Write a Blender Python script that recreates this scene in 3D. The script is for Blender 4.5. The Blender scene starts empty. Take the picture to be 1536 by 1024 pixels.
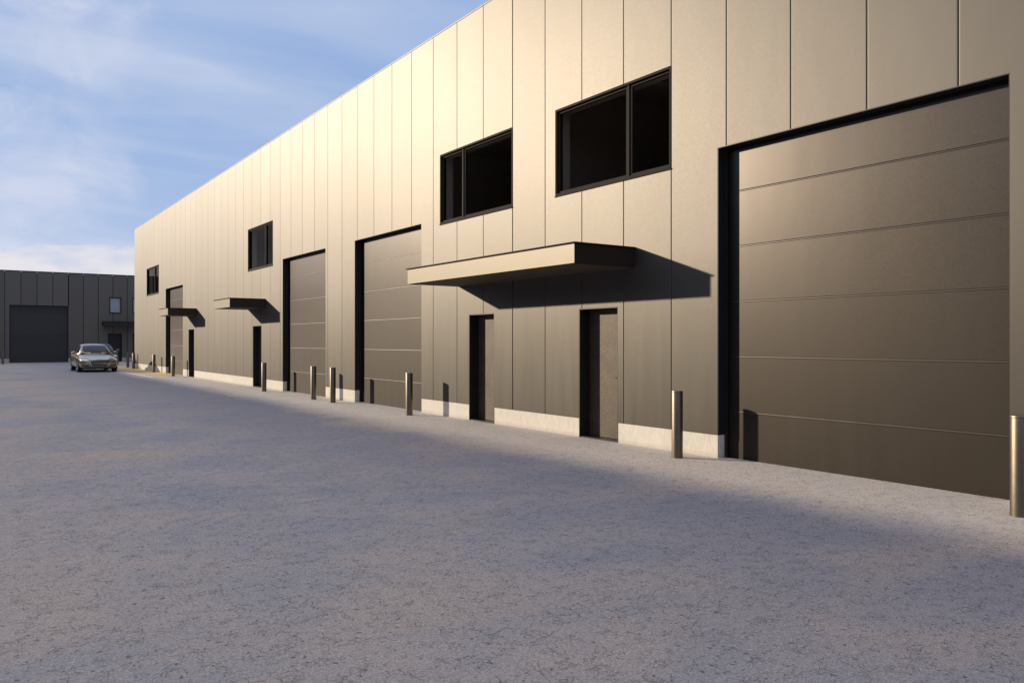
import bpy, bmesh, math, random
from mathutils import Vector, Matrix
from mathutils.bvhtree import BVHTree
random.seed(7)
R = math.radians
scn = bpy.context.scene
col = scn.collection

# ------------------------------------------------------------ materials
def new_mat(name):
    m = bpy.data.materials.new(name); m.use_nodes = True
    nt = m.node_tree
    return m, nt, nt.nodes['Principled BSDF']

def N(nt, typ, **kw):
    n = nt.nodes.new(typ)
    for k, v in kw.items():
        if k.startswith('i_'):
            key = k[2:]
            n.inputs[int(key) if key.isdigit() else key.replace('_', ' ')].default_value = v
        else:
            setattr(n, k, v)
    return n

def L(nt, a, b): nt.links.new(a, b)

def math_node(nt, op, a, b=None, c=None):
    n = nt.nodes.new('ShaderNodeMath'); n.operation = op
    for i, x in enumerate((a, b, c)):
        if x is None: continue
        if isinstance(x, (int, float)): n.inputs[i].default_value = x
        else: nt.links.new(x, n.inputs[i])
    return n.outputs[0]

def ramp(nt, fac, stops):
    r = nt.nodes.new('ShaderNodeValToRGB')
    el = r.color_ramp.elements
    while len(el) < len(stops): el.new(0.5)
    for e, (p, c) in zip(el, stops):
        e.position = p
        e.color = (c, c, c, 1) if isinstance(c, (int, float)) else (*c, 1)
    nt.links.new(fac, r.inputs[0])
    return r.outputs[0]

def mixc(nt, fac, a, b, mode='MIX'):
    n = nt.nodes.new('ShaderNodeMix'); n.data_type = 'RGBA'; n.blend_type = mode
    if isinstance(fac, (int, float)): n.inputs[0].default_value = fac
    else: nt.links.new(fac, n.inputs[0])
    for i, x in ((6, a), (7, b)):
        if isinstance(x, tuple): n.inputs[i].default_value = (*x, 1)
        else: nt.links.new(x, n.inputs[i])
    return n.outputs[2]

def position(nt):
    return nt.nodes.new('ShaderNodeNewGeometry').outputs['Position']

def scaled(nt, vec, s):
    n = nt.nodes.new('ShaderNodeVectorMath'); n.operation = 'MULTIPLY'
    nt.links.new(vec, n.inputs[0]); n.inputs[1].default_value = s
    return n.outputs[0]

def noise(nt, vec, scale, detail=3, rough=0.5, dist=0.0):
    n = nt.nodes.new('ShaderNodeTexNoise')
    n.inputs['Scale'].default_value = scale; n.inputs['Detail'].default_value = detail
    n.inputs['Roughness'].default_value = rough; n.inputs['Distortion'].default_value = dist
    nt.links.new(vec, n.inputs['Vector'])
    return n.outputs['Fac']

def bump(nt, bsdf, h, strength, dist):
    b = nt.nodes.new('ShaderNodeBump'); b.inputs['Strength'].default_value = strength
    b.inputs['Distance'].default_value = dist
    nt.links.new(h, b.inputs['Height']); nt.links.new(b.outputs[0], bsdf.inputs['Normal'])

def metal_panel(name, base, metallic, rough, axis, pitch, off, var=0.04, wav=0.35, dirt_shade=0.25, spec=0.5, grad=None):
    """coated sheet metal: panel-to-panel tone steps, oil canning, streaky soiling and painted-in shade low down"""
    m, nt, b = new_mat(name)
    p = position(nt)
    sep = N(nt, 'ShaderNodeSeparateXYZ'); L(nt, p, sep.inputs[0])
    a = sep.outputs[axis]
    cell = math_node(nt, 'FLOOR', math_node(nt, 'DIVIDE', math_node(nt, 'SUBTRACT', a, off), pitch))
    wn = N(nt, 'ShaderNodeTexWhiteNoise', noise_dimensions='1D'); L(nt, cell, wn.inputs['W'])
    tone = math_node(nt, 'MULTIPLY_ADD', wn.outputs['Value'], 2 * var, 1 - var)
    big = noise(nt, scaled(nt, p, (0.5, 0.5, 0.35)), 1.0, 4, 0.55)
    tone = math_node(nt, 'MULTIPLY', tone, math_node(nt, 'MULTIPLY_ADD', big, 0.10, 0.95))
    z = sep.outputs[2]
    streak = noise(nt, scaled(nt, p, (5, 5, 0.35)), 1.0, 4, 0.6)
    low = ramp(nt, math_node(nt, 'DIVIDE', z, 3.0), [(0.0, 1.0), (0.25, 0.72), (0.7, 0.25), (1.0, 0.0)])
    dfac = math_node(nt, 'MULTIPLY', math_node(nt, 'MULTIPLY', low, math_node(nt, 'MULTIPLY_ADD', streak, 0.6, 0.45)), dirt_shade)  # streaky grime plus painted shade that deepens the falloff towards the foot
    c = mixc(nt, 1.0, base, tone, 'MULTIPLY') if False else None
    comb = N(nt, 'ShaderNodeVectorMath', operation='SCALE'); comb.inputs[0].default_value = base
    L(nt, tone, comb.inputs['Scale'])
    c = mixc(nt, dfac, comb.outputs[0], (base[0] * 0.40, base[1] * 0.375, base[2] * 0.32))
    L(nt, c, b.inputs['Base Color'])
    b.inputs['Metallic'].default_value = metallic
    b.inputs['Specular IOR Level'].default_value = spec
    fine = noise(nt, scaled(nt, p, (30, 30, 30)), 1.0, 3, 0.6)
    rr = math_node(nt, 'MULTIPLY_ADD', fine, 0.06, rough - 0.03)
    rr = math_node(nt, 'ADD', rr, math_node(nt, 'MULTIPLY', dfac, 0.3))
    L(nt, rr, b.inputs['Roughness'])
    # oil canning: very gentle undulation, seeded per panel, plus a fine embossed grain
    cb = N(nt, 'ShaderNodeCombineXYZ'); L(nt, math_node(nt, 'MULTIPLY', cell, 7.3), cb.inputs[2])
    add = N(nt, 'ShaderNodeVectorMath', operation='ADD'); L(nt, p, add.inputs[0]); L(nt, cb.outputs[0], add.inputs[1])
    wv = noise(nt, scaled(nt, add.outputs[0], (1.3, 1.3, 0.55)), 1.0, 2, 0.4)
    g = noise(nt, scaled(nt, p, (90, 90, 90)), 1.0, 2, 0.5)
    h = math_node(nt, 'ADD', math_node(nt, 'MULTIPLY', wv, 0.02 * wav), math_node(nt, 'MULTIPLY', g, 0.00004))
    bump(nt, b, h, 1.0, 1.0)
    return m

def plain(name, base, rough=0.5, metallic=0.0, var=0.12, scale=6.0, bs=0.15, bd=0.002, spec=0.5, coat=0.0):
    m, nt, b = new_mat(name)
    p = position(nt)
    n1 = noise(nt, p, scale, 5, 0.6)
    t = math_node(nt, 'MULTIPLY_ADD', n1, 2 * var, 1 - var)
    s = N(nt, 'ShaderNodeVectorMath', operation='SCALE'); s.inputs[0].default_value = base
    L(nt, t, s.inputs['Scale']); L(nt, s.outputs[0], b.inputs['Base Color'])
    b.inputs['Roughness'].default_value = rough; b.inputs['Metallic'].default_value = metallic
    b.inputs['Specular IOR Level'].default_value = spec
    b.inputs['Coat Weight'].default_value = coat; b.inputs['Coat Roughness'].default_value = 0.05
    if bs: bump(nt, b, noise(nt, p, scale * 12, 3, 0.6), bs, bd)
    return m

def concrete(name, base):
    m, nt, b = new_mat(name)
    p = position(nt)
    n1 = noise(nt, p, 2.0, 6, 0.65); n2 = noise(nt, scaled(nt, p, (14, 14, 5)), 1.0, 5, 0.7, 0.8)
    c = mixc(nt, n1, tuple(x * 0.8 for x in base), tuple(min(1, x * 1.12) for x in base))
    c = mixc(nt, ramp(nt, n2, [(0.35, 0.55), (0.55, 0.0)]), c, tuple(x * 0.72 for x in base))
    sep = N(nt, 'ShaderNodeSeparateXYZ'); L(nt, p, sep.inputs[0])
    low = ramp(nt, math_node(nt, 'ADD', math_node(nt, 'MULTIPLY', sep.outputs[2], 4.0), math_node(nt, 'MULTIPLY', n1, 0.3)), [(0.12, 0.6), (0.5, 0.0)])
    c = mixc(nt, low, c, (base[0] * 0.55, base[1] * 0.52, base[2] * 0.5))
    L(nt, c, b.inputs['Base Color']); b.inputs['Roughness'].default_value = 0.9
    h = math_node(nt, 'ADD', n2, math_node(nt, 'MULTIPLY', noise(nt, p, 160, 3, 0.6), 0.4))
    bump(nt, b, h, 0.6, 0.006)
    return m

def asphalt():
    m, nt, b = new_mat('worn_asphalt')
    p = position(nt)
    flat = scaled(nt, p, (1, 1, 0))
    big = noise(nt, flat, 0.22, 4, 0.55, 0.4)
    mid = noise(nt, scaled(nt, flat, (0.9, 1.1, 0)), 0.8, 5, 0.6, 0.5)
    c = ramp(nt, big, [(0.38, (0.300, 0.308, 0.350)), (0.5, (0.385, 0.355, 0.350)), (0.60, (0.470, 0.395, 0.345))])
    c = mixc(nt, ramp(nt, mid, [(0.44, 0.0), (0.68, 0.7)]), c, (0.50, 0.42, 0.37))
    c = mixc(nt, ramp(nt, noise(nt, flat, 1.9, 4, 0.6), [(0.34, 0.28), (0.48, 0.0)]), c, (0.285, 0.285, 0.325))
    # darker, cooler band painted in to deepen the cast shadow beside the warehouse
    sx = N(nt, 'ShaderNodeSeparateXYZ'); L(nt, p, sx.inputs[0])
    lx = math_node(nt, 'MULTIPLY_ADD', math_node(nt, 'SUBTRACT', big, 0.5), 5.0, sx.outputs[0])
    shade_band = ramp(nt, math_node(nt, 'DIVIDE', lx, 9.0), [(0.30, 0.0), (0.60, 1.0), (0.74, 1.0), (0.80, 0.0)])
    c = mixc(nt, math_node(nt, 'MULTIPLY', shade_band, 0.72), c, (0.262, 0.268, 0.318))
    sunlit_strip = ramp(nt, math_node(nt, 'DIVIDE', math_node(nt, 'MULTIPLY_ADD', mid, 0.8, sx.outputs[0]), 10.0), [(0.70, 0.0), (0.80, 1.0), (0.95, 1.0), (0.97, 0.0)])  # pale strip painted in to brighten the sunlit ground by the wall
    c = mixc(nt, math_node(nt, 'MULTIPLY', sunlit_strip, 0.75), c, (0.58, 0.53, 0.48))
    tan = ramp(nt, noise(nt, scaled(nt, flat, (0.55, 0.8, 0)), 0.9, 3, 0.5, 0.6), [(0.50, 0.0), (0.62, 1.0)])  # warm patches painted in for light bounced off the wall, stronger near the camera
    near = ramp(nt, math_node(nt, 'DIVIDE', sx.outputs[1], 20.0), [(0.0, 0.85), (0.45, 0.55), (1.0, 0.15)])
    c = mixc(nt, math_node(nt, 'MULTIPLY', math_node(nt, 'MULTIPLY', tan, near), 0.55), c, (0.50, 0.405, 0.345))
    c = mixc(nt, math_node(nt, 'MULTIPLY', near, 0.18), c, (0.40, 0.33, 0.31))
    # aggregate grain
    g = noise(nt, flat, 75, 5, 0.85)
    c = mixc(nt, 1.0, c, ramp(nt, g, [(0.32, 0.42), (0.5, 0.98), (0.68, 1.55)]), 'MULTIPLY')
    g2 = noise(nt, flat, 28, 4, 0.7)
    c = mixc(nt, 1.0, c, ramp(nt, g2, [(0.3, 0.80), (0.7, 1.14)]), 'MULTIPLY')
    # broken fine cracks at two sizes
    wob = N(nt, 'ShaderNodeTexNoise'); wob.inputs['Scale'].default_value = 6.0; wob.inputs['Detail'].default_value = 5
    L(nt, flat, wob.inputs['Vector'])
    off = N(nt, 'ShaderNodeVectorMath', operation='MULTIPLY_ADD')
    L(nt, wob.outputs['Color'], off.inputs[0]); off.inputs[1].default_value = (0.13, 0.13, 0); L(nt, flat, off.inputs[2])
    crack = None
    for sc, w, mask_s, lo, hi in ((3.6, 0.008, 1.5, 0.54, 0.60), (13.0, 0.028, 5.5, 0.52, 0.58), (28.0, 0.06, 8.0, 0.50, 0.60)):
        v = N(nt, 'ShaderNodeTexVoronoi', feature='DISTANCE_TO_EDGE'); v.inputs['Scale'].default_value = sc
        L(nt, off.outputs[0], v.inputs['Vector'])
        line = ramp(nt, v.outputs['Distance'], [(0.0, 1.0), (w, 0.0)])
        mk = ramp(nt, noise(nt, scaled(nt, flat, (1, 1, 0)), mask_s, 4, 0.7), [(lo, 0.0), (hi, 1.0)])
        k = math_node(nt, 'MULTIPLY', line, mk)
        crack = k if crack is None else math_node(nt, 'MAXIMUM', crack, k)
    c = mixc(nt, math_node(nt, 'MULTIPLY', crack, 0.62), c, (0.06, 0.055, 0.06))
    # pits and pale stones
    vp = N(nt, 'ShaderNodeTexVoronoi', feature='F1'); vp.inputs['Scale'].default_value = 26; L(nt, off.outputs[0], vp.inputs['Vector'])
    sel = N(nt, 'ShaderNodeSeparateXYZ'); L(nt, vp.outputs['Color'], sel.inputs[0])
    dot = ramp(nt, vp.outputs['Distance'], [(0.16, 1.0), (0.30, 0.0)])
    pit = math_node(nt, 'MULTIPLY', dot, ramp(nt, sel.outputs[0], [(0.80, 0.0), (0.82, 1.0)]))
    stone = math_node(nt, 'MULTIPLY', dot, ramp(nt, sel.outputs[1], [(0.965, 0.0), (0.97, 1.0)]))
    c = mixc(nt, math_node(nt, 'MULTIPLY', pit, 0.75), c, (0.07, 0.065, 0.07))
    c = mixc(nt, math_node(nt, 'MULTIPLY', stone, 0.6), c, (0.6, 0.58, 0.56))
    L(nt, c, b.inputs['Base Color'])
    b.inputs['Roughness'].default_value = 0.82; b.inputs['Specular IOR Level'].default_value = 0.35
    h = math_node(nt, 'SUBTRACT', math_node(nt, 'ADD', math_node(nt, 'MULTIPLY', g, 0.5), math_node(nt, 'MULTIPLY', g2, 0.6)),
                  math_node(nt, 'ADD', math_node(nt, 'MULTIPLY', crack, 0.8), math_node(nt, 'MULTIPLY', pit, 0.5)))
    bump(nt, b, h, 0.7, 0.008)
    return m

def worn_paint(name, base, keep):
    m, nt, b = new_mat(name)
    p = position(nt)
    n = noise(nt, p, 5, 6, 0.75)
    c = mixc(nt, ramp(nt, n, [(keep - 0.08, 1.0), (keep + 0.05, 0.0)]), base, (0.25, 0.24, 0.245))
    L(nt, c, b.inputs['Base Color']); b.inputs['Roughness'].default_value = 0.75
    return m

def glass(name, tint=(0.62, 0.56, 0.50), refl=((0.45, 0.0), (0.62, 0.01), (0.80, 0.09), (1.0, 0.8))):
    m, nt, b = new_mat(name)
    nt.nodes.remove(b)
    out = nt.nodes['Material Output']
    tr = N(nt, 'ShaderNodeBsdfTransparent'); tr.inputs[0].default_value = (*tint, 1)
    gl = N(nt, 'ShaderNodeBsdfGlossy'); gl.inputs['Roughness'].default_value = 0.0
    gl.inputs[0].default_value = (0.9, 0.80, 0.70, 1)
    lw = N(nt, 'ShaderNodeLayerWeight'); lw.inputs[0].default_value = 0.5
    fac = ramp(nt, lw.outputs['Facing'], refl)
    bm = N(nt, 'ShaderNodeBump'); bm.inputs['Strength'].default_value = 0.03; bm.inputs['Distance'].default_value = 0.02
    L(nt, noise(nt, position(nt), 1.5, 2), bm.inputs['Height']); L(nt, bm.outputs[0], gl.inputs['Normal'])
    mx = N(nt, 'ShaderNodeMixShader'); L(nt, fac, mx.inputs[0]); L(nt, tr.outputs[0], mx.inputs[1]); L(nt, gl.outputs[0], mx.inputs[2])
    L(nt, mx.outputs[0], out.inputs['Surface'])
    return m

def brushed(name, base, rough):
    m, nt, b = new_mat(name)
    tc = N(nt, 'ShaderNodeTexCoord')
    st = noise(nt, scaled(nt, tc.outputs['Object'], (6, 6, 160)), 1.0, 3, 0.7)
    sm = noise(nt, tc.outputs['Object'], 7, 5, 0.65)
    s = N(nt, 'ShaderNodeVectorMath', operation='SCALE'); s.inputs[0].default_value = base
    L(nt, math_node(nt, 'MULTIPLY_ADD', sm, 0.5, 0.75), s.inputs['Scale']); L(nt, s.outputs[0], b.inputs['Base Color'])
    b.inputs['Metallic'].default_value = 1.0
    L(nt, math_node(nt, 'MULTIPLY_ADD', st, 0.15, rough - 0.07), b.inputs['Roughness'])
    bump(nt, b, st, 0.15, 0.001)
    return m

def speckled_door():
    m, nt, b = new_mat('textured_door_skin')
    p = position(nt)
    n = noise(nt, p, 55, 5, 0.8); n2 = noise(nt, p, 3.5, 5, 0.6)
    c = ramp(nt, n, [(0.3, (0.040, 0.031, 0.022)), (0.55, (0.080, 0.061, 0.043)), (0.78, (0.22, 0.17, 0.12))])
    c = mixc(nt, 1.0, c, ramp(nt, n2, [(0.3, 0.75), (0.7, 1.2)]), 'MULTIPLY')
    L(nt, c, b.inputs['Base Color']); b.inputs['Roughness'].default_value = 0.55; b.inputs['Metallic'].default_value = 0.3
    bump(nt, b, n, 0.35, 0.004)
    return m

PITCH = 1.05; SEAM0 = 7.45
M = {}
M['champagne'] = metal_panel('champagne_cladding', (0.121, 0.112, 0.100), 0.985, 0.54, 1, PITCH, SEAM0, var=0.025, wav=0.20, dirt_shade=0.65)
M['garage'] = metal_panel('bronze_door_skin', (0.070, 0.062, 0.055), 0.99, 0.355, 2, 0.775, 0.67, var=0.02, wav=0.12, dirt_shade=0.8)
M['dark_clad'] = metal_panel('charcoal_cladding', (0.118, 0.106, 0.090), 0.15, 0.5, 0, 1.06, 2.78, var=0.06, wav=0.12, dirt_shade=0.2)
M['dark_clad2'] = metal_panel('charcoal_cladding_long', (0.062, 0.064, 0.066), 0.15, 0.5, 1, 1.05, 0.0, var=0.06, wav=0.12, dirt_shade=0.2)
M['dark_garage'] = metal_panel('black_door_skin', (0.030, 0.029, 0.028), 0.1, 0.5, 2, 0.775, 0.67, var=0.10, wav=0.1, dirt_shade=0.1)
M['frame'] = plain('black_frame_paint', (0.012, 0.012, 0.014), 0.45, 0.0, bs=0)
M['bronze'] = plain('bronze_window_frame', (0.026, 0.021, 0.017), 0.75, 0.0, bs=0, spec=0.12)
M['seam_back'] = plain('joint_backing', (0.05, 0.042, 0.034), 0.8, 0.0, bs=0)
M['plinth'] = concrete('pale_concrete_plinth', (0.66, 0.62, 0.54))
M['fascia'] = metal_panel('canopy_fascia_metal', (0.135, 0.123, 0.103), 0.97, 0.52, 1, 6.0, 0.0, var=0.0, wav=0.1, dirt_shade=0.0)
M['canopy_side'] = plain('canopy_dark_metal', (0.06, 0.05, 0.038), 0.42, 0.7, bs=0.1)
M['soffit'] = plain('canopy_soffit', (0.075, 0.062, 0.045), 0.6, 0.3, bs=0.1)
M['interior'] = plain('dim_interior', (0.22, 0.20, 0.18), 0.9, 0.0, bs=0)
M['plaster'] = plain('grey_plaster', (0.42, 0.42, 0.42), 0.9, 0.0, var=0.05, bs=0)
M['roof'] = plain('roof_membrane', (0.20, 0.20, 0.20), 0.85, 0.0)
M['glass'] = glass('smoked_glass')
M['pale_glass'] = glass('pale_window_glass', (0.85, 0.9, 0.95), ((0.0, 0.08), (1.0, 0.8)))
M['sky_backing'] = plain('sky_reflection_panel', (0.60, 0.62, 0.63), 0.8, 0.0, var=0.05, bs=0)
M['door'] = speckled_door()
M['dark_door'] = plain('black_door_paint', (0.012, 0.012, 0.013), 0.5, 0.0, bs=0)
M['steel'] = brushed('brushed_bronze_steel', (0.18, 0.152, 0.12), 0.46)
M['steel_cap'] = brushed('bollard_cap_steel', (0.24, 0.20, 0.16), 0.42)
M['asphalt'] = asphalt()
M['white_strip'] = worn_paint('patchy_white_strip', (0.78, 0.78, 0.78), 0.34)
M['yellow_paint'] = worn_paint('worn_yellow_marking', (0.66, 0.45, 0.10), 0.34)
M['apron'] = concrete('pale_concrete_strip', (0.42, 0.41, 0.40))

# ------------------------------------------------------------ helpers
def tag(o, label=None, cat=None, group=None, kind=None):
    if label: o['label'] = label
    if cat: o['category'] = cat
    if group: o['group'] = group
    if kind: o['kind'] = kind
    return o

def empty(name, loc, label, cat, group=None):
    o = bpy.data.objects.new(name, None); col.objects.link(o); o.location = loc
    o.empty_display_size = 0.3
    return tag(o, label, cat, group)

class MB:
    """collects faces in world space; build() links them as one mesh object"""
    def __init__(s): s.v = []; s.f = []
    def poly(s, pts):
        n = len(s.v); s.v += [tuple(p) for p in pts]; s.f.append(tuple(range(n, n + len(pts))))
    def box(s, a, b):
        x0, y0, z0 = (min(a[i], b[i]) for i in range(3)); x1, y1, z1 = (max(a[i], b[i]) for i in range(3))
        n = len(s.v)
        s.v += [(x0,y0,z0),(x1,y0,z0),(x1,y1,z0),(x0,y1,z0),(x0,y0,z1),(x1,y0,z1),(x1,y1,z1),(x0,y1,z1)]
        s.f += [tuple(n + i for i in q) for q in ((0,3,2,1),(4,5,6,7),(0,1,5,4),(1,2,6,5),(2,3,7,6),(3,0,4,7))]
    def build(s, name, mat, parent=None, bevel=0, smooth=False, local=False, fix=True):
        me = bpy.data.meshes.new(name)
        base = Vector((0, 0, 0))
        if parent is not None and not local: base = world_origin(parent)
        me.from_pydata([tuple(Vector(p) - base) for p in s.v], [], s.f)
        bm = bmesh.new(); bm.from_mesh(me)
        bmesh.ops.remove_doubles(bm, verts=bm.verts, dist=1e-5)
        if fix: bmesh.ops.recalc_face_normals(bm, faces=bm.faces)
        bm.to_mesh(me); bm.free()
        if smooth:
            for p in me.polygons: p.use_smooth = True
        me.materials.append(mat)
        o = bpy.data.objects.new(name, me); col.objects.link(o)
        if parent is not None: o.parent = parent
        if bevel:
            md = o.modifiers.new('bevel', 'BEVEL'); md.width = bevel; md.segments = 2; md.limit_method = 'ANGLE'
        return o

def world_origin(o):
    p = Vector((0, 0, 0))
    while o is not None:
        p += Vector(o.location); o = o.parent
    return p

class Facade:
    def __init__(s, kind, at): s.kind, s.at = kind, at
    def P(s, u, v, z):          # u along the wall, v outwards from the cladding face
        if s.kind == 'X-': return (s.at - v, u, z)
        if s.kind == 'X+': return (s.at + v, u, z)
        return (u, s.at - v, z)  # 'Y-'

def fbox(mb, F, u0, u1, v0, v1, z0, z1): mb.box(F.P(u0, v0, z0), F.P(u1, v1, z1))

def clad(F, name, mat, parent, u0, u1, z0, z1, holes, pitch, seam0, gap=0.007, ch=0.008, depth=0.022):
    """vertical sheet panels with chamfered joints, cut round the openings"""
    mb = MB()
    k = math.floor((u0 - seam0) / pitch)
    while seam0 + k * pitch < u1:
        a, b = max(u0, seam0 + k * pitch), min(u1, seam0 + (k + 1) * pitch)
        k += 1
        if b - a < 0.02: continue
        cuts = sorted({a, b} | {h[i] for h in holes for i in (0, 1) if a + 1e-4 < h[i] < b - 1e-4})
        for c0, c1 in zip(cuts, cuts[1:]):
            if c1 - c0 < 0.004: continue
            m = 0.5 * (c0 + c1)
            spans = [(z0, z1)]
            for h in holes:
                if h[0] < m < h[1]:
                    ns = []
                    for s0, s1 in spans:
                        if h[3] <= s0 or h[2] >= s1: ns.append((s0, s1)); continue
                        if h[2] > s0: ns.append((s0, h[2]))
                        if h[3] < s1: ns.append((h[3], s1))
                    spans = ns
            lj, rj = c0 == a, c1 == b
            for s0, s1 in spans:
                prof = []
                prof += [(c0 + gap / 2, -depth), (c0 + gap / 2, -ch), (c0 + gap / 2 + ch * .35, -ch * .35), (c0 + gap / 2 + ch, -ch * .08), (c0 + gap / 2 + ch * 2, 0)] if lj else [(c0, -depth), (c0, 0)]
                prof += [(c1 - gap / 2 - ch * 2, 0), (c1 - gap / 2 - ch, -ch * .08), (c1 - gap / 2 - ch * .35, -ch * .35), (c1 - gap / 2, -ch), (c1 - gap / 2, -depth)] if rj else [(c1, 0), (c1, -depth)]
                for (p, q) in zip(prof, prof[1:]):
                    mb.poly([F.P(p[0], p[1], s0), F.P(q[0], q[1], s0), F.P(q[0], q[1], s1), F.P(p[0], p[1], s1)])
                mb.poly([F.P(p[0], p[1], s0) for p in prof]); mb.poly([F.P(p[0], p[1], s1) for p in prof])
    return mb.build(name, mat, parent, fix=False)

def holed_wall(F, name, mat, parent, u0, u1, z0, z1, holes, v0, v1):
    mb = MB()
    us = sorted({u0, u1} | {h[i] for h in holes for i in (0, 1) if u0 < h[i] < u1})
    zs = sorted({z0, z1} | {h[i] for h in holes for i in (2, 3) if z0 < h[i] < z1})
    for a, b in zip(us, us[1:]):
        for c, d in zip(zs, zs[1:]):
            m, n = (a + b) / 2, (c + d) / 2
            if any(h[0] < m < h[1] and h[2] < n < h[3] for h in holes): continue
            for v in (v0, v1):
                mb.poly([F.P(a, v, c), F.P(b, v, c), F.P(b, v, d), F.P(a, v, d)])
    for h in holes:
        for (a, b) in ((h[0], h[0]), (h[1], h[1])):
            mb.poly([F.P(a, v0, h[2]), F.P(a, v1, h[2]), F.P(a, v1, h[3]), F.P(a, v0, h[3])])
        for z in (h[2], h[3]):
            if z <= 0: continue
            mb.poly([F.P(h[0], v0, z), F.P(h[1], v0, z), F.P(h[1], v1, z), F.P(h[0], v1, z)])
    return mb.build(name, mat, parent, fix=False)

def lining(mb, F, u0, u1, z0, z1, v0, v1, t, bottom=False):
    fbox(mb, F, u0, u0 + t, v0, v1, z0, z1)
    fbox(mb, F, u1 - t, u1, v0, v1, z0, z1)
    fbox(mb, F, u0 + t, u1 - t, v0, v1, z1 - t, z1)
    if bottom: fbox(mb, F, u0 + t, u1 - t, v0, v1, z0, z0 + t)

PL = 0.33
def garage_door(F, parent, u0, u1, ztop, skin, rec=0.18):
    """sectional door: leaves with rolled edges; frame lines the opening above the plinth return"""
    mb = MB()
    edges = [-0.02, 0.67, 1.445, 2.22, 2.995, 3.77, ztop + 0.1]
    g = 0.0010; r = 0.012; dp = 0.010
    for a, b in zip(edges, edges[1:]):
        last = b == edges[-1]
        prof = [(a + g, -rec - 0.04), (a + g, -rec - 0.0015), (a + g + 0.003, -rec)]
        prof += [(b - 0.024, -rec), (b - 0.021, -rec + 0.0012), (b - 0.016, -rec + 0.002), (b - 0.010, -rec + 0.0015), (b - 0.004, -rec - 0.0005), (b - g, -rec - 0.0015), (b - g, -rec - 0.04)]
        A, B = u0 - 0.05, u1 + 0.05
        for p, q in zip(prof, prof[1:]):
            mb.poly([F.P(A, p[1], p[0]), F.P(B, p[1], p[0]), F.P(B, q[1], q[0]), F.P(A, q[1], q[0])])
    # backing behind the joints
    mb.poly([F.P(u0 - 0.05, -rec - 0.041, 0.01), F.P(u1 + 0.05, -rec - 0.041, 0.01), F.P(u1 + 0.05, -rec - 0.041, ztop + 0.1), F.P(u0 - 0.05, -rec - 0.041, ztop + 0.1)])
    d = mb.build('garage_door', skin, parent, fix=False)
    fr = MB()
    lining(fr, F, u0, u1, PL + 0.002, ztop, -0.003, -rec + 0.012, 0.010)
    fr.build('door_frame', M['frame'], d)
    for a, b in ((u0 + 0.012, u0 + 0.05), (u1 - 0.05, u1 - 0.012)):   # vertical guides just inside the jambs
        tr = MB(); fbox(tr, F, a, b, -rec + 0.010, -rec + 0.045, 0.015, ztop - 0.024)
        tr.build('guide_rail', M['frame'], d)
    return d

def entry_door(F, parent, u0, u1, ztop, skin, rec=0.22, hinge_side=1):
    mb = MB(); fbox(mb, F, u0 + 0.022, u1 - 0.022, -rec - 0.045, -rec, 0.02, ztop - 0.022)
    d = mb.build('door', skin, parent, bevel=0.004)
    fr = MB(); lining(fr, F, u0, u1, 0.004, ztop, -0.003, -rec - 0.05, 0.018)
    fr.build('door_frame', M['frame'], d)
    th = MB(); fbox(th, F, u0 + 0.020, u1 - 0.020, -rec - 0.05, -0.02, 0.003, 0.018)
    th.build('threshold', M['frame'], d)
    h = MB()
    hu = u0 + 0.13 if hinge_side > 0 else u1 - 0.13
    fbox(h, F, hu - 0.015, hu + 0.015, -rec, -rec + 0.012, 0.96, 1.12)
    fbox(h, F, hu - 0.01, hu + 0.11 * hinge_side, -rec + 0.04, -rec + 0.058, 1.03, 1.05)
    fbox(h, F, hu - 0.01, hu + 0.01, -rec + 0.012, -rec + 0.04, 1.03, 1.05)
    h.build('handle', M['bronze'], d)
    return d

def window(F, parent, u0, u1, z0, z1, mull, gl=None, fr_mat=None):
    gl = gl or M['glass']; fm = fr_mat or M['bronze']
    mb = MB(); lining(mb, F, u0, u1, z0, z1, 0.010, -0.14, 0.035, True)
    w = mb.build('window', fm, parent, bevel=0.003)
    sill = MB(); fbox(sill, F, u0 - 0.012, u1 + 0.012, -0.02, 0.014, z0 - 0.022, z0 - 0.001)
    sill.build('sill', fm, w, bevel=0.003)
    rv = MB(); lining(rv, F, u0 + 0.001, u1 - 0.001, z0 + 0.001, z1 - 0.001, -0.141, -0.31, 0.03, True); rv.build('reveal', M['plaster'], w)
    cells = [(u0 + 0.036, u1 - 0.036)]
    if mull is not None:
        m2 = MB(); fbox(m2, F, mull - 0.028, mull + 0.028, -0.11, -0.012, z0 + 0.036, z1 - 0.036)
        m2.build('mullion', fm, w, bevel=0.003)
        cells = [(u0 + 0.036, mull - 0.029), (mull + 0.029, u1 - 0.036)]
    for a, b in cells:
        s = MB(); lining(s, F, a, b, z0 + 0.036, z1 - 0.036, -0.035, -0.085, 0.04, True)
        sash = s.build('sash', fm, w, bevel=0.004)
        p = MB(); p.poly([F.P(a + 0.038, -0.06, z0 + 0.074), F.P(b - 0.038, -0.06, z0 + 0.074), F.P(b - 0.038, -0.06, z1 - 0.074), F.P(a + 0.038, -0.06, z1 - 0.074)])
        p.build('pane', gl, sash, fix=False)
    return w

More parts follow.
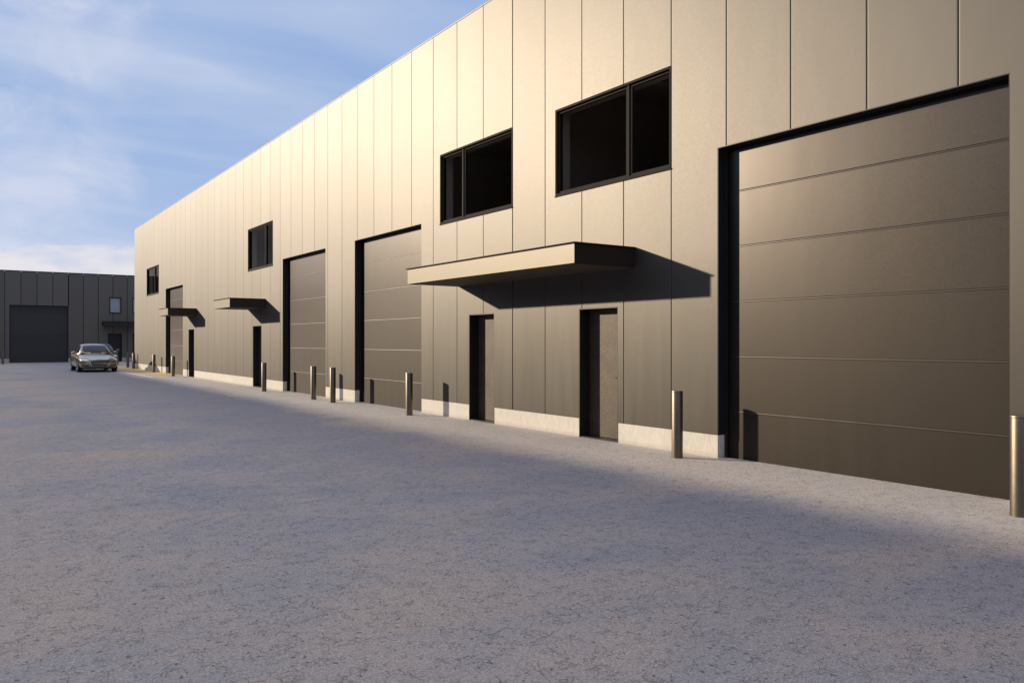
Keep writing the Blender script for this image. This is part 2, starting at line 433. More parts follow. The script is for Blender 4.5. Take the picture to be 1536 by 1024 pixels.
def canopy(F, parent, u0, u1, z0, z1, proj, fm, sm):
    mb = MB(); fbox(mb, F, u0 + 0.004, u1 - 0.004, 0.002, proj - 0.006, z0 + 0.012, z1 - 0.02)
    c = mb.build('canopy', sm, parent)
    f = MB(); fbox(f, F, u0, u1, proj - 0.005, proj + 0.008, z0, z1 - 0.022)
    f.build('fascia', fm, c, bevel=0.003)
    t = MB(); fbox(t, F, u0 - 0.03, u1 + 0.03, 0.002, proj + 0.035, z1 - 0.02, z1)
    t.build('top_flashing', M['bronze'] if fm is M['fascia'] else sm, c, bevel=0.003)
    s = MB(); fbox(s, F, u0 + 0.03, u1 - 0.03, 0.003, proj - 0.03, z0 - 0.006, z0 + 0.011)
    s.build('soffit', M['soffit'], c)
    for a, b in ((u0 - 0.006, u0 + 0.003), (u1 - 0.003, u1 + 0.006)):
        e = MB(); fbox(e, F, a, b, 0.003, proj - 0.006, z0 - 0.001, z1 - 0.022)
        e.build('side_cheek', sm, c)
    return c

def plinth(F, parent, u0, u1, holes, mat, rec=0.2):
    mb = MB()
    segs = [(u0, u1)]
    for h in holes:
        if h[2] > 0.1: continue
        ns = []
        for a, b in segs:
            if h[1] <= a or h[0] >= b: ns.append((a, b)); continue
            if h[0] > a: ns.append((a, h[0]))
            if h[1] < b: ns.append((h[1], b))
        segs = ns
    for a, b in segs:
        mb = MB(); fbox(mb, F, a - 0.004, b + 0.004, -rec, -0.004, -0.2, PL - 0.004)
        mb.build('plinth', mat, parent, bevel=0.006)

def drip(F, parent, u0, u1, holes, mat):
    mb = MB()
    segs = [(u0, u1)]
    for h in holes:
        if h[2] > 0.1: continue
        ns = []
        for a, b in segs:
            if h[1] <= a or h[0] >= b: ns.append((a, b)); continue
            if h[0] > a: ns.append((a, h[0]))
            if h[1] < b: ns.append((h[1], b))
        segs = ns
    for a, b in segs:
        mb = MB(); fbox(mb, F, a, b, -0.02, 0.001, PL - 0.003, PL + 0.006)
        mb.build('base_flashing', mat, parent)

# ------------------------------------------------------------ champagne warehouse on the right
FM = Facade('X-', 8.81)
H_ = 8.52
g_doors = [(-2.13, 1.69), (3.79, 7.61), (16.41, 20.22), (22.32, 26.10), (40.53, 44.42)]
e_doors = [(9.68, 10.68), (13.34, 14.31), (28.36, 29.38), (38.28, 39.36)]
wins = [(8.50, 11.34, 9.46), (12.69, 15.53, 14.58), (27.11, 29.96, 27.98), (46.17, 49.53, 47.35)]
GT, DT, W0, W1 = 4.39, 2.22, 4.26, 5.80
holes = [(a, b, 0, GT) for a, b in g_doors] + [(a, b, 0, DT) for a, b in e_doors] + [(a, b, W0, W1) for a, b, _ in wins]
wh = empty('warehouse', (8.81, 20.0, 0), 'long champagne metal clad warehouse with bronze roller doors, sunlit along the yard', 'warehouse')
UE = 53.40
clad(FM, 'wall', M['champagne'], wh, -18.0, UE, PL + 0.006, H_, holes, PITCH, SEAM0)
holed_wall(FM, 'inner_wall', M['seam_back'], wh, -18.0, UE, 0.0, H_ - 0.05, holes, -0.024, -0.30)
plinth(FM, wh, -18.0, UE, holes, M['plinth'])
drip(FM, wh, -18.0, UE, holes, M['seam_back'])
mb = MB(); fbox(mb, FM, -18.02, UE + 0.02, -0.32, 0.010, H_ + 0.001, H_ + 0.03); mb.build('roof_coping', M['champagne'], wh, bevel=0.004)
mb = MB()
mb.box((9.12, -17.95, 8.1), (34.0, UE - 0.05, 8.25)); mb.build('roof', M['roof'], wh)
mb = MB(); mb.box((8.815, UE - 0.02, 0), (34.1, UE + 0.08, H_ - 0.004)); mb.build('end_wall', M['champagne'], wh)
mb = MB(); mb.box((8.815, -18.1, 0), (34.1, -18.0, H_ - 0.004)); mb.build('end_wall', M['champagne'], wh)
mb = MB(); mb.box((34.0, -18.0, 0), (34.1, UE - 0.02, H_ - 0.004)); mb.build('end_wall', M['champagne'], wh)
mb = MB(); mb.box((9.2, -17.9, 3.9), (33.9, UE - 0.1, 4.05)); mb.build('upper_floor', M['interior'], wh)
mb = MB(); mb.box((13.0, -17.9, 4.06), (13.1, UE - 0.1, 6.59)); mb.build('partition', M['interior'], wh)
mb = MB(); mb.box((9.12, -17.9, 6.6), (13.2, UE - 0.1, 6.7)); mb.build('ceiling', M['plaster'], wh)
for y in (10.1, 13.2, 14.3, 28.6, 48.0):
    mb = MB(); mb.box((9.13, y, 6.25), (12.99, y + 0.2, 6.595)); mb.build('ceiling_beam', M['plaster'], wh)
for y in (6.3, 12.0, 18.0, 25.0, 32.0):
    mb = MB(); mb.box((9.13, y, 4.06), (12.98, y + 0.1, 6.598)); mb.build('cross_partition', M['plaster'], wh)
for a, b in g_doors: garage_door(FM, wh, a, b, GT, M['garage'])
for a, b in e_doors: entry_door(FM, wh, a, b, DT, M['door'])
for a, b, m_ in wins: window(FM, wh, a, b, W0, W1, m_)
for u0, u1 in ((9.31, 14.74), (27.95, 29.98), (37.85, 39.70)):
    canopy(FM, wh, u0, u1, 2.83, 3.15, 1.21, M['fascia'], M['canopy_side'])

# ------------------------------------------------------------ charcoal warehouse closing the yard
YR = 72.0
FR = Facade('Y-', YR)
rg = [(-9.6, -5.65), (3.09, 7.07), (16.2, 20.1)]
rd = [(9.88, 10.92), (11.72, 12.76)]
rw = [(9.97, 10.88), (11.70, 12.62)]
HR = 7.05
rholes = [(a, b, 0, 4.46) for a, b in rg] + [(a, b, 0, 2.3) for a, b in rd] + [(a, b, 3.95, 5.27) for a, b in rw]
rb = empty('warehouse', (5.0, YR, 0), 'charcoal clad warehouse with black roller door facing the camera at the end of the yard', 'warehouse')
clad(FR, 'wall', M['dark_clad'], rb, -11.85, 34.0, PL + 0.006, HR, rholes, 1.066, 2.79, gap=0.045, ch=0.012, depth=0.03)
holed_wall(FR, 'inner_wall', M['frame'], rb, -11.85, 34.0, 0, HR - 0.05, rholes, -0.032, -0.30)
plinth(FR, rb, -11.85, 34.0, rholes, M['apron'])
mb = MB(); fbox(mb, FR, -11.88, 34.02, -0.32, 0.03, HR + 0.001, HR + 0.06); mb.build('roof_coping', M['frame'], rb)
mb = MB(); mb.box((-11.8, YR + 0.31, 6.6), (33.9, YR + 22, 6.75)); mb.build('roof', M['roof'], rb)
mb = MB(); mb.box((-11.85, YR + 0.04, 0), (-11.75, YR + 22, HR - 0.004)); mb.build('end_wall', M['dark_clad'], rb)
mb = MB(); mb.box((34.0, YR + 0.04, 0), (34.1, YR + 22, HR - 0.004)); mb.build('end_wall', M['dark_clad'], rb)
mb = MB(); mb.box((-11.85, YR + 21.9, 0), (34.0, YR + 22, HR - 0.004)); mb.build('end_wall', M['dark_clad'], rb)
for a, b in rg: garage_door(FR, rb, a, b, 4.46, M['dark_garage'])
for a, b in rd: entry_door(FR, rb, a, b, 2.3, M['dark_door'])
for a, b in rw:
    w = window(FR, rb, a, b, 3.95, 5.27, None, M['pale_glass'], M['frame'])
    bl = MB(); fbox(bl, FR, a + 0.04, b - 0.04, -0.13, -0.12, 3.99, 5.23); bl.build('sky_backing', M['sky_backing'], w)  # pale panel added behind the glass to stand in for reflected sky
canopy(FR, rb, 9.45, 13.15, 2.93, 3.28, 1.1, M['frame'], M['frame'])

# ------------------------------------------------------------ charcoal warehouse across the yard (left of the frame)
HO = 8.5
XO = 6.95 - HO / 0.45
FO = Facade('X+', XO)
og = [(3.8 + k * 18.9, 7.6 + k * 18.9) for k in range(-2, 3)] + [(9.7 + k * 18.9, 13.5 + k * 18.9) for k in range(-2, 3)]
od = [(16.2 + k * 18.9, 17.2 + k * 18.9) for k in range(-2, 3)] + [(19.4 + k * 18.9, 20.4 + k * 18.9) for k in range(-2, 3)]
ow = [(15.2 + k * 18.9, 18.0 + k * 18.9) for k in range(-2, 3)]
oholes = [(a, b, 0, 4.39) for a, b in og] + [(a, b, 0, 2.22) for a, b in od] + [(a, b, 4.26, 5.8) for a, b in ow]
ob = empty('warehouse', (XO, 10.0, 0), 'long charcoal clad warehouse across the yard, standing left of the picture', 'warehouse')
clad(FO, 'wall', M['dark_clad2'], ob, -45.0, 84.0, PL + 0.006, HO, oholes, PITCH, 0.0)
holed_wall(FO, 'inner_wall', M['frame'], ob, -45.0, 84.0, 0, HO - 0.05, oholes, -0.024, -0.30)
plinth(FO, ob, -45.0, 84.0, oholes, M['apron'])
mb = MB(); fbox(mb, FO, -45.02, 84.02, -0.32, 0.010, HO + 0.001, HO + 0.03); mb.build('roof_coping', M['frame'], ob)
mb = MB(); mb.box((XO - 20, -44.9, 8.0), (XO - 0.31, 83.9, 8.15)); mb.build('roof', M['roof'], ob)
mb = MB(); mb.box((XO - 20, 83.9, 0), (XO - 0.02, 84.0, HO - 0.004)); mb.build('end_wall', M['dark_clad2'], ob)
mb = MB(); mb.box((XO - 20, -45.1, 0), (XO - 0.02, -45.0, HO)); mb.build('end_wall', M['dark_clad2'], ob)
mb = MB(); mb.box((XO - 20.1, -45.0, 0), (XO - 20, 83.9, HO)); mb.build('end_wall', M['dark_clad2'], ob)
for a, b in og: garage_door(FO, ob, a, b, 4.39, M['dark_garage'])
for a, b in od: entry_door(FO, ob, a, b, 2.22, M['dark_door'])
for a, b in ow: window(FO, ob, a, b, 4.26, 5.8, (a + b) / 2 + 0.5, None, M['frame'])

# ------------------------------------------------------------ ground and markings
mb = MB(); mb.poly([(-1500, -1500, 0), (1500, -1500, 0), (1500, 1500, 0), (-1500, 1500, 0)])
tag(mb.build('ground', M['asphalt']), 'worn grey asphalt yard with fine cracks and soft tan patches of painted-in bounce light', None, None, 'structure')
def strip(name, pts, w, z, mat, label):
    mb = MB()
    for (a, b) in zip(pts, pts[1:]):
        a = Vector((*a, z)); b = Vector((*b, z))
    P_ = [Vector((*p, z)) for p in pts]
    nrm = []
    for i, p in enumerate(P_):
        d = (P_[min(i + 1, len(P_) - 1)] - P_[max(i - 1, 0)]).normalized()
        nrm.append(Vector((-d.y, d.x, 0)) * w / 2)
    for i in range(len(P_) - 1):
        mb.poly([P_[i] - nrm[i], P_[i + 1] - nrm[i + 1], P_[i + 1] + nrm[i + 1], P_[i] + nrm[i]])
    return tag(mb.build(name, mat), label, None, None, 'structure')
arc = [(7.25 + 0.0 * t, 39.5 + t) for t in (0, 2, 4)] + [(7.20, 45.5), (7.12, 47.5), (7.0, 49.5), (6.85, 51.5), (6.6, 53.5)]
strip('white_line', arc, 0.16, 0.004, M['white_strip'], 'thin white line curving out from the warehouse wall')  # flat white strip laid just above the ground
strip('yellow_marking', [(8.40, 41.5), (8.38, 45), (8.36, 49), (8.36, 53), (8.40, 56.5)], 0.72, 0.004, M['yellow_paint'], 'faded yellow painted band at the foot of the wall beside the farthest roller door')
mb = MB(); mb.box((-11.8, YR - 0.42, -0.1), (34, YR - 0.002, 0.012)); tag(mb.build('pavement', M['apron']), 'thin pale concrete strip along the foot of the charcoal warehouse', None, None, 'structure')

# ------------------------------------------------------------ bollards
def lathe(prof, seg=40):
    mb = MB()
    for (r0, z0), (r1, z1) in zip(prof, prof[1:]):
        for k in range(seg):
            a, b = 2 * math.pi * k / seg, 2 * math.pi * (k + 1) / seg
            q = [(r0 * math.cos(a), r0 * math.sin(a), z0), (r0 * math.cos(b), r0 * math.sin(b), z0), (r1 * math.cos(b), r1 * math.sin(b), z1), (r1 * math.cos(a), r1 * math.sin(a), z1)]
            if r1 < 1e-6: q = q[:3]
            if r0 < 1e-6: q = [q[0], q[2], q[3]]
            mb.poly(q)
    return mb
def smooth_by_angle(me):
    for p in me.polygons: p.use_smooth = True
    me.set_sharp_from_angle(angle=R(35))
bo = empty('bollard', (0, 0, 0), 'x', 'bollard', 'bollards guarding the door jambs')
post = lathe([(0.079, 0.0), (0.079, 0.925), (0.0765, 0.930)]).build('post', M['steel'], bo, local=True); smooth_by_angle(post.data)
cap = lathe([(0.0765, 0.9305), (0.081, 0.932), (0.081, 0.944), (0.078, 0.950), (0.0, 0.951)]).build('cap', M['steel_cap'], bo, local=True); smooth_by_angle(cap.data)
B = [((8.24, 3.46), 'brushed steel bollard cut by the right edge, beside the largest roller door'),
     ((8.38, 7.97), 'tall steel bollard before the plinth, just left of the largest roller door'),
     ((8.27, 15.98), 'steel bollard left of the entry doors, below the left end of the large canopy'),
     ((8.27, 20.43), 'right one of the close pair of bollards between the two middle roller doors'),
     ((8.27, 21.86), 'left one of the close pair of bollards, overlapping the third roller door'),
     ((8.27, 26.35), 'steel bollard just right of the narrow entry door under the middle canopy'),
     ((8.32, 40.25), 'dark bollard overlapping the farthest roller door, just left of the farthest entry door'),
     ((8.50, 45.80), 'dark bollard beside the yellow band, left of the farthest roller door'),
     ((8.62, 52.6), 'dark bollard at the far corner of the champagne warehouse'),
     ((8.75, 55.45), 'pale brown bollard beyond the far corner of the champagne warehouse, against the charcoal warehouse'),
     ((2.55, 68.6), 'bollard at the far left in front of the charcoal warehouse, beside its black roller door')]
for i, ((x, y), lab) in enumerate(B):
    if i == 0: o = bo
    else:
        o = bo.copy(); col.objects.link(o)
        for ch in (post, cap):
            c = ch.copy(); col.objects.link(c); c.parent = o
    o.location = (x, y, 0); o.rotation_euler = (0, 0, i * 1.1); o['label'] = lab

# ------------------------------------------------------------ cars
def car_paint(name, base, rough=0.22, metallic=0.75):
    m, nt, b = new_mat(name)
    tc = N(nt, 'ShaderNodeTexCoord')
    n = noise(nt, tc.outputs['Object'], 3, 4)
    s = N(nt, 'ShaderNodeVectorMath', operation='SCALE'); s.inputs[0].default_value = base
    L(nt, math_node(nt, 'MULTIPLY_ADD', n, 0.2, 0.9), s.inputs['Scale']); L(nt, s.outputs[0], b.inputs['Base Color'])
    b.inputs['Metallic'].default_value = metallic; b.inputs['Roughness'].default_value = rough
    b.inputs['Coat Weight'].default_value = 1.0; b.inputs['Coat Roughness'].default_value = 0.03
    return m
M['car_glass'] = plain('car_window_glass', (0.008, 0.022, 0.045), 0.05, 0.0, bs=0, spec=0.18, coat=0.0)
M['tyre'] = plain('tyre_rubber', (0.02, 0.02, 0.02), 0.8)
M['rim'] = plain('alloy_rim', (0.5, 0.5, 0.5), 0.3, 1.0, bs=0)
M['chrome'] = plain('chrome_trim', (0.75, 0.75, 0.74), 0.15, 1.0, bs=0)
M['black_trim'] = plain('black_plastic_trim', (0.015, 0.015, 0.015), 0.5, bs=0)
M['lamp'] = plain('headlight_lens', (0.55, 0.58, 0.6), 0.08, 0.6, bs=0, coat=1.0)
M['tail'] = plain('tail_lamp_lens', (0.30, 0.01, 0.01), 0.15, 0.0, bs=0, coat=1.0)

def loft(sections):
    mb = MB()
    for A, B_ in zip(sections, sections[1:]):
        for i in range(len(A) - 1): mb.poly([A[i], A[i + 1], B_[i + 1], B_[i]])
    mb.poly(sections[0]); mb.poly(sections[-1][::-1])
    return mb
def eval_mesh(o):
    dg = bpy.context.evaluated_depsgraph_get(); dg.update()
    return bpy.data.meshes.new_from_object(o.evaluated_get(dg))

def make_car(loc, rz, paint, label, group=None):
    root = empty('parked_car', (0, 0, 0), label, 'car', group)
    st = [(2.43, .60, .33, .56, .63), (2.38, .74, .25, .62, .70), (2.25, .85, .20, .67, .755), (1.95, .91, .18, .72, .81), (1.5, .935, .18, .77, .875), (1.05, .94, .18, .83, .935),
          (.75, .94, .18, .86, .955), (0, .94, .18, .885, .96), (-.8, .94, .18, .91, .965), (-1.4, .935, .18, .925, .985), (-1.8, .92, .2, .93, 1.01), (-2.2, .89, .24, .92, 1.01), (-2.42, .83, .3, .86, .95), (-2.50, .72, .36, .78, .85)]
    secs = []
    for x, w, zb, zs, zt in st:
        half = [(.70 * w, zb), (.92 * w, zb + .03), (.985 * w, zb + .13), (w, .55 * zb + .45 * zs), (.995 * w, zs - .12), (.955 * w, zs - .015), (.86 * w, zs + .3 * (zt - zs)), (.6 * w, zt - .012), (.3 * w, zt)]
        full = [(x, y, z) for y, z in half] + [(x, 0, zt + .008)] + [(x, -y, z) for y, z in reversed(half)]
        full.append((x, 0, zb))
        secs.append(full + [full[0]])
    mb = MB()
    for A, B_ in zip(secs, secs[1:]):
        for i in range(len(A) - 1): mb.poly([A[i], A[i + 1], B_[i + 1], B_[i]])
    mb.poly(secs[0][:-1]); mb.poly(secs[-1][:-1][::-1])
    body = mb.build('body', paint, None, smooth=True)
    md = body.modifiers.new('s', 'SUBSURF'); md.levels = 2; md.render_levels = 2
    me = eval_mesh(body); body.modifiers.clear(); body.data = me
    cutters = []
    for ax in (1.5, -1.4):
        for sy in (-1, 1):
            c = lathe([(0, -0.24), (0.375, -0.24), (0.375, 0.3), (0, 0.3)], 36).build('cut', M['tyre'])
            c.rotation_euler = (R(90) * -sy, 0, 0); c.location = (ax, sy * 0.86, 0.335); cutters.append(c)
            b = body.modifiers.new('b', 'BOOLEAN'); b.operation = 'DIFFERENCE'; b.object = c; b.solver = 'EXACT'
    me = eval_mesh(body); body.modifiers.clear(); body.data = me
    me.materials.clear(); me.materials.append(paint)
    for p in me.polygons: p.use_smooth = True
    me.set_sharp_from_angle(angle=R(40))
    for c in cutters: bpy.data.objects.remove(c)
    body.parent = root
    # cabin
    cs = [(.98, .78, .90, .72, .945), (.55, .83, .90, .665, 1.20), (.12, .85, .90, .60, 1.41), (-.35, .86, .90, .60, 1.468), (-.85, .86, .90, .595, 1.455), (-1.25, .85, .90, .585, 1.385), (-1.70, .82, .92, .62, 1.15), (-2.02, .78, .94, .68, .985)]
    secs = []
    for x, wb, zb, wt, zt in cs:
        h = zt - zb
        half = [(wb, zb), (wb - .02, zb + .1 * h), (wb + (wt - wb) * .5, zb + .5 * h), (wt + .02, zt - .14 * h), (wt - .03, zt - .04 * h), (wt * .6, zt)]
        secs.append([(x, y, z) for y, z in half] + [(x, 0, zt + .012)] + [(x, -y, z) for y, z in reversed(half)])
    mb = MB()
    for A, B_ in zip(secs, secs[1:]):
        for i in range(len(A) - 1): mb.poly([A[i], A[i + 1], B_[i + 1], B_[i]])
    mb.poly(secs[0]); mb.poly(secs[-1][::-1])
    roof = mb.build('roof', paint, root, smooth=True)
    md = roof.modifiers.new('s', 'SUBSURF'); md.levels = 1; md.render_levels = 1
    me = eval_mesh(roof); roof.modifiers.clear(); roof.data = me
    bms = bmesh.new(); bms.from_mesh(body.data); bms.from_mesh(roof.data)
    bvh = BVHTree.FromBMesh(bms); bms.free()
    def patch(name, mat, corners, direction, off, parent, nu=10, nv=5, smooth=True):
        """patch lying on the bodywork: corners (4 points) are cast along direction onto it"""
        d = Vector(direction).normalized(); g = []
        c = [Vector(q) for q in corners]
        for j in range(nv + 1):
            row = []
            for i in range(nu + 1):
                s, t = i / nu, j / nv
                p = (c[0] * (1 - s) + c[1] * s) * (1 - t) + (c[3] * (1 - s) + c[2] * s) * t
                hit = bvh.ray_cast(p - d * 2.0, d, 5.0)
                q = hit[0] - d * off if hit[0] is not None else p
                row.append(q)
            g.append(row)
        m2 = MB()
        for j in range(nv):
            for i in range(nu): m2.poly([g[j][i], g[j][i + 1], g[j + 1][i + 1], g[j + 1][i]])
        return m2.build(name, mat, parent, smooth=smooth)
    patch('windscreen', M['car_glass'], [(.94, -.66, .97), (.94, .66, .97), (.20, .53, 1.375), (.20, -.53, 1.375)], (-.5, 0, -.85), .006, root, 12, 8)
    patch('rear_window', M['car_glass'], [(-1.93, -.58, 1.04), (-1.93, .58, 1.04), (-1.33, .5, 1.34), (-1.33, -.5, 1.34)], (.5, 0, -.85), .006, root, 12, 6)
    for sy in (-1, 1):
        patch('side_window', M['car_glass'], [(.70, sy, .98), (-.28, sy, .99), (-.28, sy, 1.37), (.20, sy, 1.33)], (0, -sy, 0), .006, root, 8, 5)
        patch('side_window', M['car_glass'], [(-.36, sy, .99), (-1.55, sy, 1.03), (-1.22, sy, 1.28), (-.36, sy, 1.37)], (0, -sy, 0), .006, root, 8, 5)
        for q in (0.78, -0.32, -1.30):
            patch('door_seam', M['black_trim'], [(q, sy, .30), (q - .010, sy, .30), (q - .010, sy, .93), (q, sy, .93)], (0, -sy, 0), .002, root, 1, 10)
        for q in (-.02, -1.02):
            patch('door_handle', M['chrome'], [(q, sy, .80), (q - .2, sy, .805), (q - .2, sy, .83), (q, sy, .825)], (0, -sy, 0), .022, root, 3, 1)
        hl = patch('headlight', M['lamp'], [(3, sy * .46, .585), (3, sy * .83, .60), (3, sy * .84, .70), (3, sy * .50, .645)], (-1, 0, 0), .006, root, 12, 4)
        patch('headlight_bezel', M['black_trim'], [(3, sy * .44, .570), (3, sy * .85, .585), (3, sy * .86, .715), (3, sy * .48, .66)], (-1, 0, 0), .003, hl, 12, 4)
        patch('air_intake', M['black_trim'], [(3, sy * .47, .30), (3, sy * .80, .33), (3, sy * .82, .39), (3, sy * .50, .37)], (-1, 0, 0), .004, root, 10, 3)
        patch('tail_light', M['tail'], [(-3, sy * .45, .72), (-3, sy * .80, .72), (-3, sy * .80, .84), (-3, sy * .45, .82)], (1, 0, 0), .006, root, 8, 3)
        mi = lathe([(0, -.09), (.05, -.08), (.075, 0), (.05, .07), (0, .085)], 16).build('wing_mirror', paint, root, smooth=True)
        mi.rotation_euler = (R(90), 0, 0); mi.scale = (.8, 1.0, 1.35); mi.location = (.62, sy * 1.0, 1.0)
        arm = MB(); arm.box((.60, sy * .84, .95), (.68, sy * .96, .975)); arm.build('mirror_arm', M['black_trim'], mi, local=True)
        a = bpy.data.objects[mi.children[0].name]; a.parent = root
    # grille: dark recess, chrome surround and bars
    gz0, gz1, wt, wb = .25, .69, .47, .32
    gr = patch('grille', M['black_trim'], [(3, -wb, gz0), (3, wb, gz0), (3, wt, gz1), (3, -wt, gz1)], (-1, 0, 0), .006, root, 10, 6)
    for k in range(7):
        z = gz0 + .045 + k * .058; w = wb + (wt - wb) * (z - gz0) / (gz1 - gz0) - .02
        patch('grille_bar', M['chrome'], [(3, -w, z - .006), (3, w, z - .006), (3, w, z + .006), (3, -w, z + .006)], (-1, 0, 0), .014, gr, 10, 1)
    sur = [((-wb - .03, gz0 - .02), (-wb, gz0), (-wt, gz1), (-wt - .035, gz1 + .02)), ((wb, gz0), (wb + .03, gz0 - .02), (wt + .035, gz1 + .02), (wt, gz1)),
           ((-wb - .03, gz0 - .025), (wb + .03, gz0 - .025), (wb, gz0), (-wb, gz0)), ((-wt, gz1), (wt, gz1), (wt + .035, gz1 + .022), (-wt - .035, gz1 + .022))]
    for q in sur: patch('grille_surround', M['chrome'], [(3, y, z) for y, z in q], (-1, 0, 0), .012, gr, 8, 3)
    mb = MB(); mb.box((-2.3, -.78, .16), (2.2, .78, .24)); mb.build('underbody', M['black_trim'], root)
    for ax in (1.5, -1.4):
        for sy in (-1, 1):
            wl = lathe([(.20, -.11), (.30, -.112), (.33, -.09), (.335, 0), (.33, .09), (.30, .112), (.22, .105), (.21, .06), (0.0, .05)], 36).build('wheel', M['tyre'], root, local=True)
            smooth_by_angle(wl.data)
            wl.location = (ax, sy * .815, .335); wl.rotation_euler = (R(90) * -sy, 0, 0)
            rm = lathe([(.225, .100), (.215, .112), (.205, .10), (.195, .075)], 36)
            for k in range(10):
                a = 2 * math.pi * k / 10
                ca, sa = math.cos(a), math.sin(a)
                def pt(r, o, z): return (r * ca - o * sa, r * sa + o * ca, z)
                rm.poly([pt(.03, -.02, .095), pt(.03, .02, .095), pt(.21, .012, .105), pt(.21, -.012, .105)])
                rm.poly([pt(.03, -.02, .095), pt(.21, -.012, .105), pt(.21, -.012, .06), pt(.03, -.02, .06)])
                rm.poly([pt(.03, .02, .095), pt(.21, .012, .105), pt(.21, .012, .06), pt(.03, .02, .06)])
            for k in range(16):
                a, b = 2 * math.pi * k / 16, 2 * math.pi * (k + 1) / 16
                rm.poly([(0, 0, .105), (.05 * math.cos(a), .05 * math.sin(a), .1), (.05 * math.cos(b), .05 * math.sin(b), .1)])
            rm.build('rim', M['rim'], wl, local=True, fix=False)
    root.location = loc; root.rotation_euler = (0, 0, rz); root.scale = (1.03, 1.03, 1.045)
    return root

gold = car_paint('gold_car_paint', (0.36, 0.28, 0.185), 0.28, 0.6)
brown = car_paint('brown_car_paint', (0.10, 0.06, 0.04), 0.3, 0.5)
make_car((6.14, 50.10, 0), R(-90), gold, 'gold metallic sedan facing the camera with wide barred grille, parked in the shade', None)
make_car((8.2, 63.2, 0), R(-92), brown, 'dark brown car almost entirely hidden behind the gold sedan', None)

# ------------------------------------------------------------ light
SUN = Vector((-1.0, 1.3, 0.45)).normalized()
elev = math.asin(SUN.z); az = math.atan2(SUN.x, SUN.y)      # azimuth clockwise from +Y
sl = bpy.data.lights.new('sun', 'SUN'); sl.energy = 5.0; sl.angle = R(1.0); sl.color = (1.0, 0.84, 0.64)
so = bpy.data.objects.new('sun', sl); col.objects.link(so)
so.rotation_euler = SUN.to_track_quat('Z', 'Y').to_euler(); so.location = (-20, 26, 30)

w = bpy.data.worlds.new('World'); scn.world = w; w.use_nodes = True
nt = w.node_tree; nt.nodes.clear()
out = N(nt, 'ShaderNodeOutputWorld'); bg = N(nt, 'ShaderNodeBackground')
sky = N(nt, 'ShaderNodeTexSky', sky_type='NISHITA', sun_disc=False)
sky.sun_elevation = elev; sky.sun_rotation = az; sky.air_density = 1.0; sky.dust_density = 0.6; sky.ozone_density = 2.5
tc = N(nt, 'ShaderNodeTexCoord'); gen = tc.outputs['Generated']
sep = N(nt, 'ShaderNodeSeparateXYZ'); L(nt, gen, sep.inputs[0])
zc = math_node(nt, 'MAXIMUM', sep.outputs[2], 0.0)
den = math_node(nt, 'ADD', zc, 0.12)
cv = N(nt, 'ShaderNodeCombineXYZ'); L(nt, math_node(nt, 'DIVIDE', sep.outputs[0], den), cv.inputs[0]); L(nt, math_node(nt, 'DIVIDE', sep.outputs[1], den), cv.inputs[1])
rot = N(nt, 'ShaderNodeMapping'); rot.inputs['Rotation'].default_value = (0, 0, R(32)); rot.inputs['Scale'].default_value = (0.45, 1.5, 1); L(nt, cv.outputs[0], rot.inputs['Vector'])
c1 = noise(nt, rot.outputs[0], 1.1, 7, 0.52, 0.5)
c2 = noise(nt, cv.outputs[0], 0.55, 4, 0.5, 0.3)
wisps = ramp(nt, math_node(nt, 'ADD', math_node(nt, 'MULTIPLY', c1, 0.6), math_node(nt, 'MULTIPLY', c2, 0.4)), [(0.46, 0.0), (0.58, 0.30), (0.70, 0.70)])
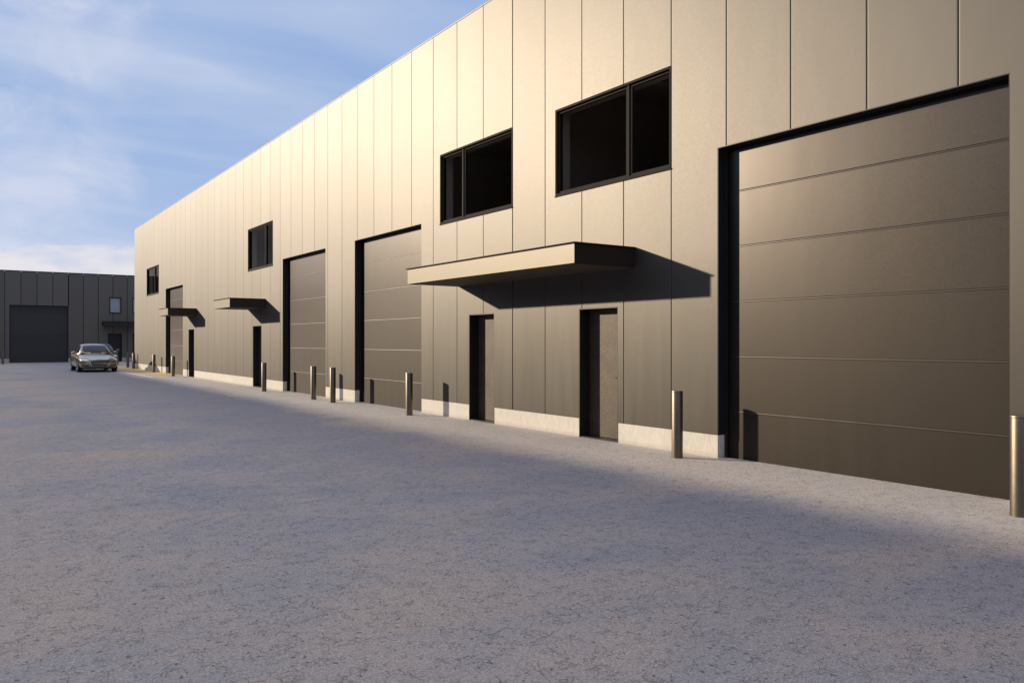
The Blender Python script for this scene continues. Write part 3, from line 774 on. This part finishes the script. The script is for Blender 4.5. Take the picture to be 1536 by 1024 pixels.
# cumulus bank low on the horizon
lowv = N(nt, 'ShaderNodeMapping'); lowv.inputs['Scale'].default_value = (9, 9, 30); L(nt, gen, lowv.inputs['Vector'])
c3 = noise(nt, lowv.outputs[0], 1.0, 7, 0.55)
band = ramp(nt, math_node(nt, 'SUBTRACT', math_node(nt, 'ADD', 0.106, math_node(nt, 'MULTIPLY', math_node(nt, 'SUBTRACT', c3, 0.5), 0.10)), sep.outputs[2]), [(0.0, 0.0), (0.006, 0.7), (0.02, 0.9)])
base = mixc(nt, 1.0, sky.outputs[0], (1.0, 1.0, 1.0), 'MULTIPLY')
haze = ramp(nt, sep.outputs[2], [(0.0, 0.75), (0.10, 0.50), (0.26, 0.14), (0.5, 0.0)])
SKYK = dict(blue=(2.5, 4.1, 7.5), haze=(6.2, 7.0, 8.6), cloud=(7.4, 7.7, 8.6), cum=(8.3, 8.0, 8.2))
base = mixc(nt, 0.88, base, SKYK['blue'])
base = mixc(nt, haze, base, SKYK['haze'])
base = mixc(nt, wisps, base, SKYK['cloud'])
# soft cloud bank to the left of the view, ragged right edge
c4 = noise(nt, scaled(nt, gen, (9, 4, 13)), 1.0, 6, 0.55, 0.6)
edge = math_node(nt, 'MULTIPLY_ADD', math_node(nt, 'SUBTRACT', c4, 0.5), -0.16, sep.outputs[0])
bank = ramp(nt, math_node(nt, 'ADD', edge, 0.5), [(0.57, 1.0), (0.63, 0.55), (0.675, 0.0)])
bank = math_node(nt, 'MULTIPLY', bank, ramp(nt, c4, [(0.36, 0.0), (0.66, 0.62)]))
base = mixc(nt, bank, base, (7.0, 7.3, 8.6))
shade = noise(nt, lowv.outputs[0], 2.2, 5, 0.6)
cumc = mixc(nt, ramp(nt, shade, [(0.35, 0.0), (0.6, 1.0)]), (6.6, 6.9, 8.0), SKYK['cum'])
base = mixc(nt, band, base, cumc)
over = ramp(nt, sep.outputs[2], [(0.62, 0.0), (0.85, 1.0)])  # bright cloud overhead, out of view, added to lift the ambient light
fill_deck = mixc(nt, ramp(nt, c2, [(0.35, 0.0), (0.65, 1.0)]), (7.5, 7.9, 9.0), (15.0, 14.0, 13.6))
base = mixc(nt, math_node(nt, 'MULTIPLY', over, 0.9), base, fill_deck)
L(nt, base, bg.inputs[0]); bg.inputs[1].default_value = 0.10
L(nt, bg.outputs[0], out.inputs[0])

# ------------------------------------------------------------ camera
cam = bpy.data.cameras.new('camera'); cam.lens = 28.0; cam.sensor_width = 36.0; cam.clip_end = 6000; cam.clip_start = 0.05
co = bpy.data.objects.new('camera', cam); col.objects.link(co)
co.location = (0, 0, 1.65); co.rotation_euler = (R(90), 0, -math.atan(828 / 1195))
scn.camera = co
scn.view_settings.view_transform = 'Standard'; scn.view_settings.look = 'None'
scn.view_settings.exposure = 0; scn.view_settings.gamma = 1
scn.cycles.use_denoising = True
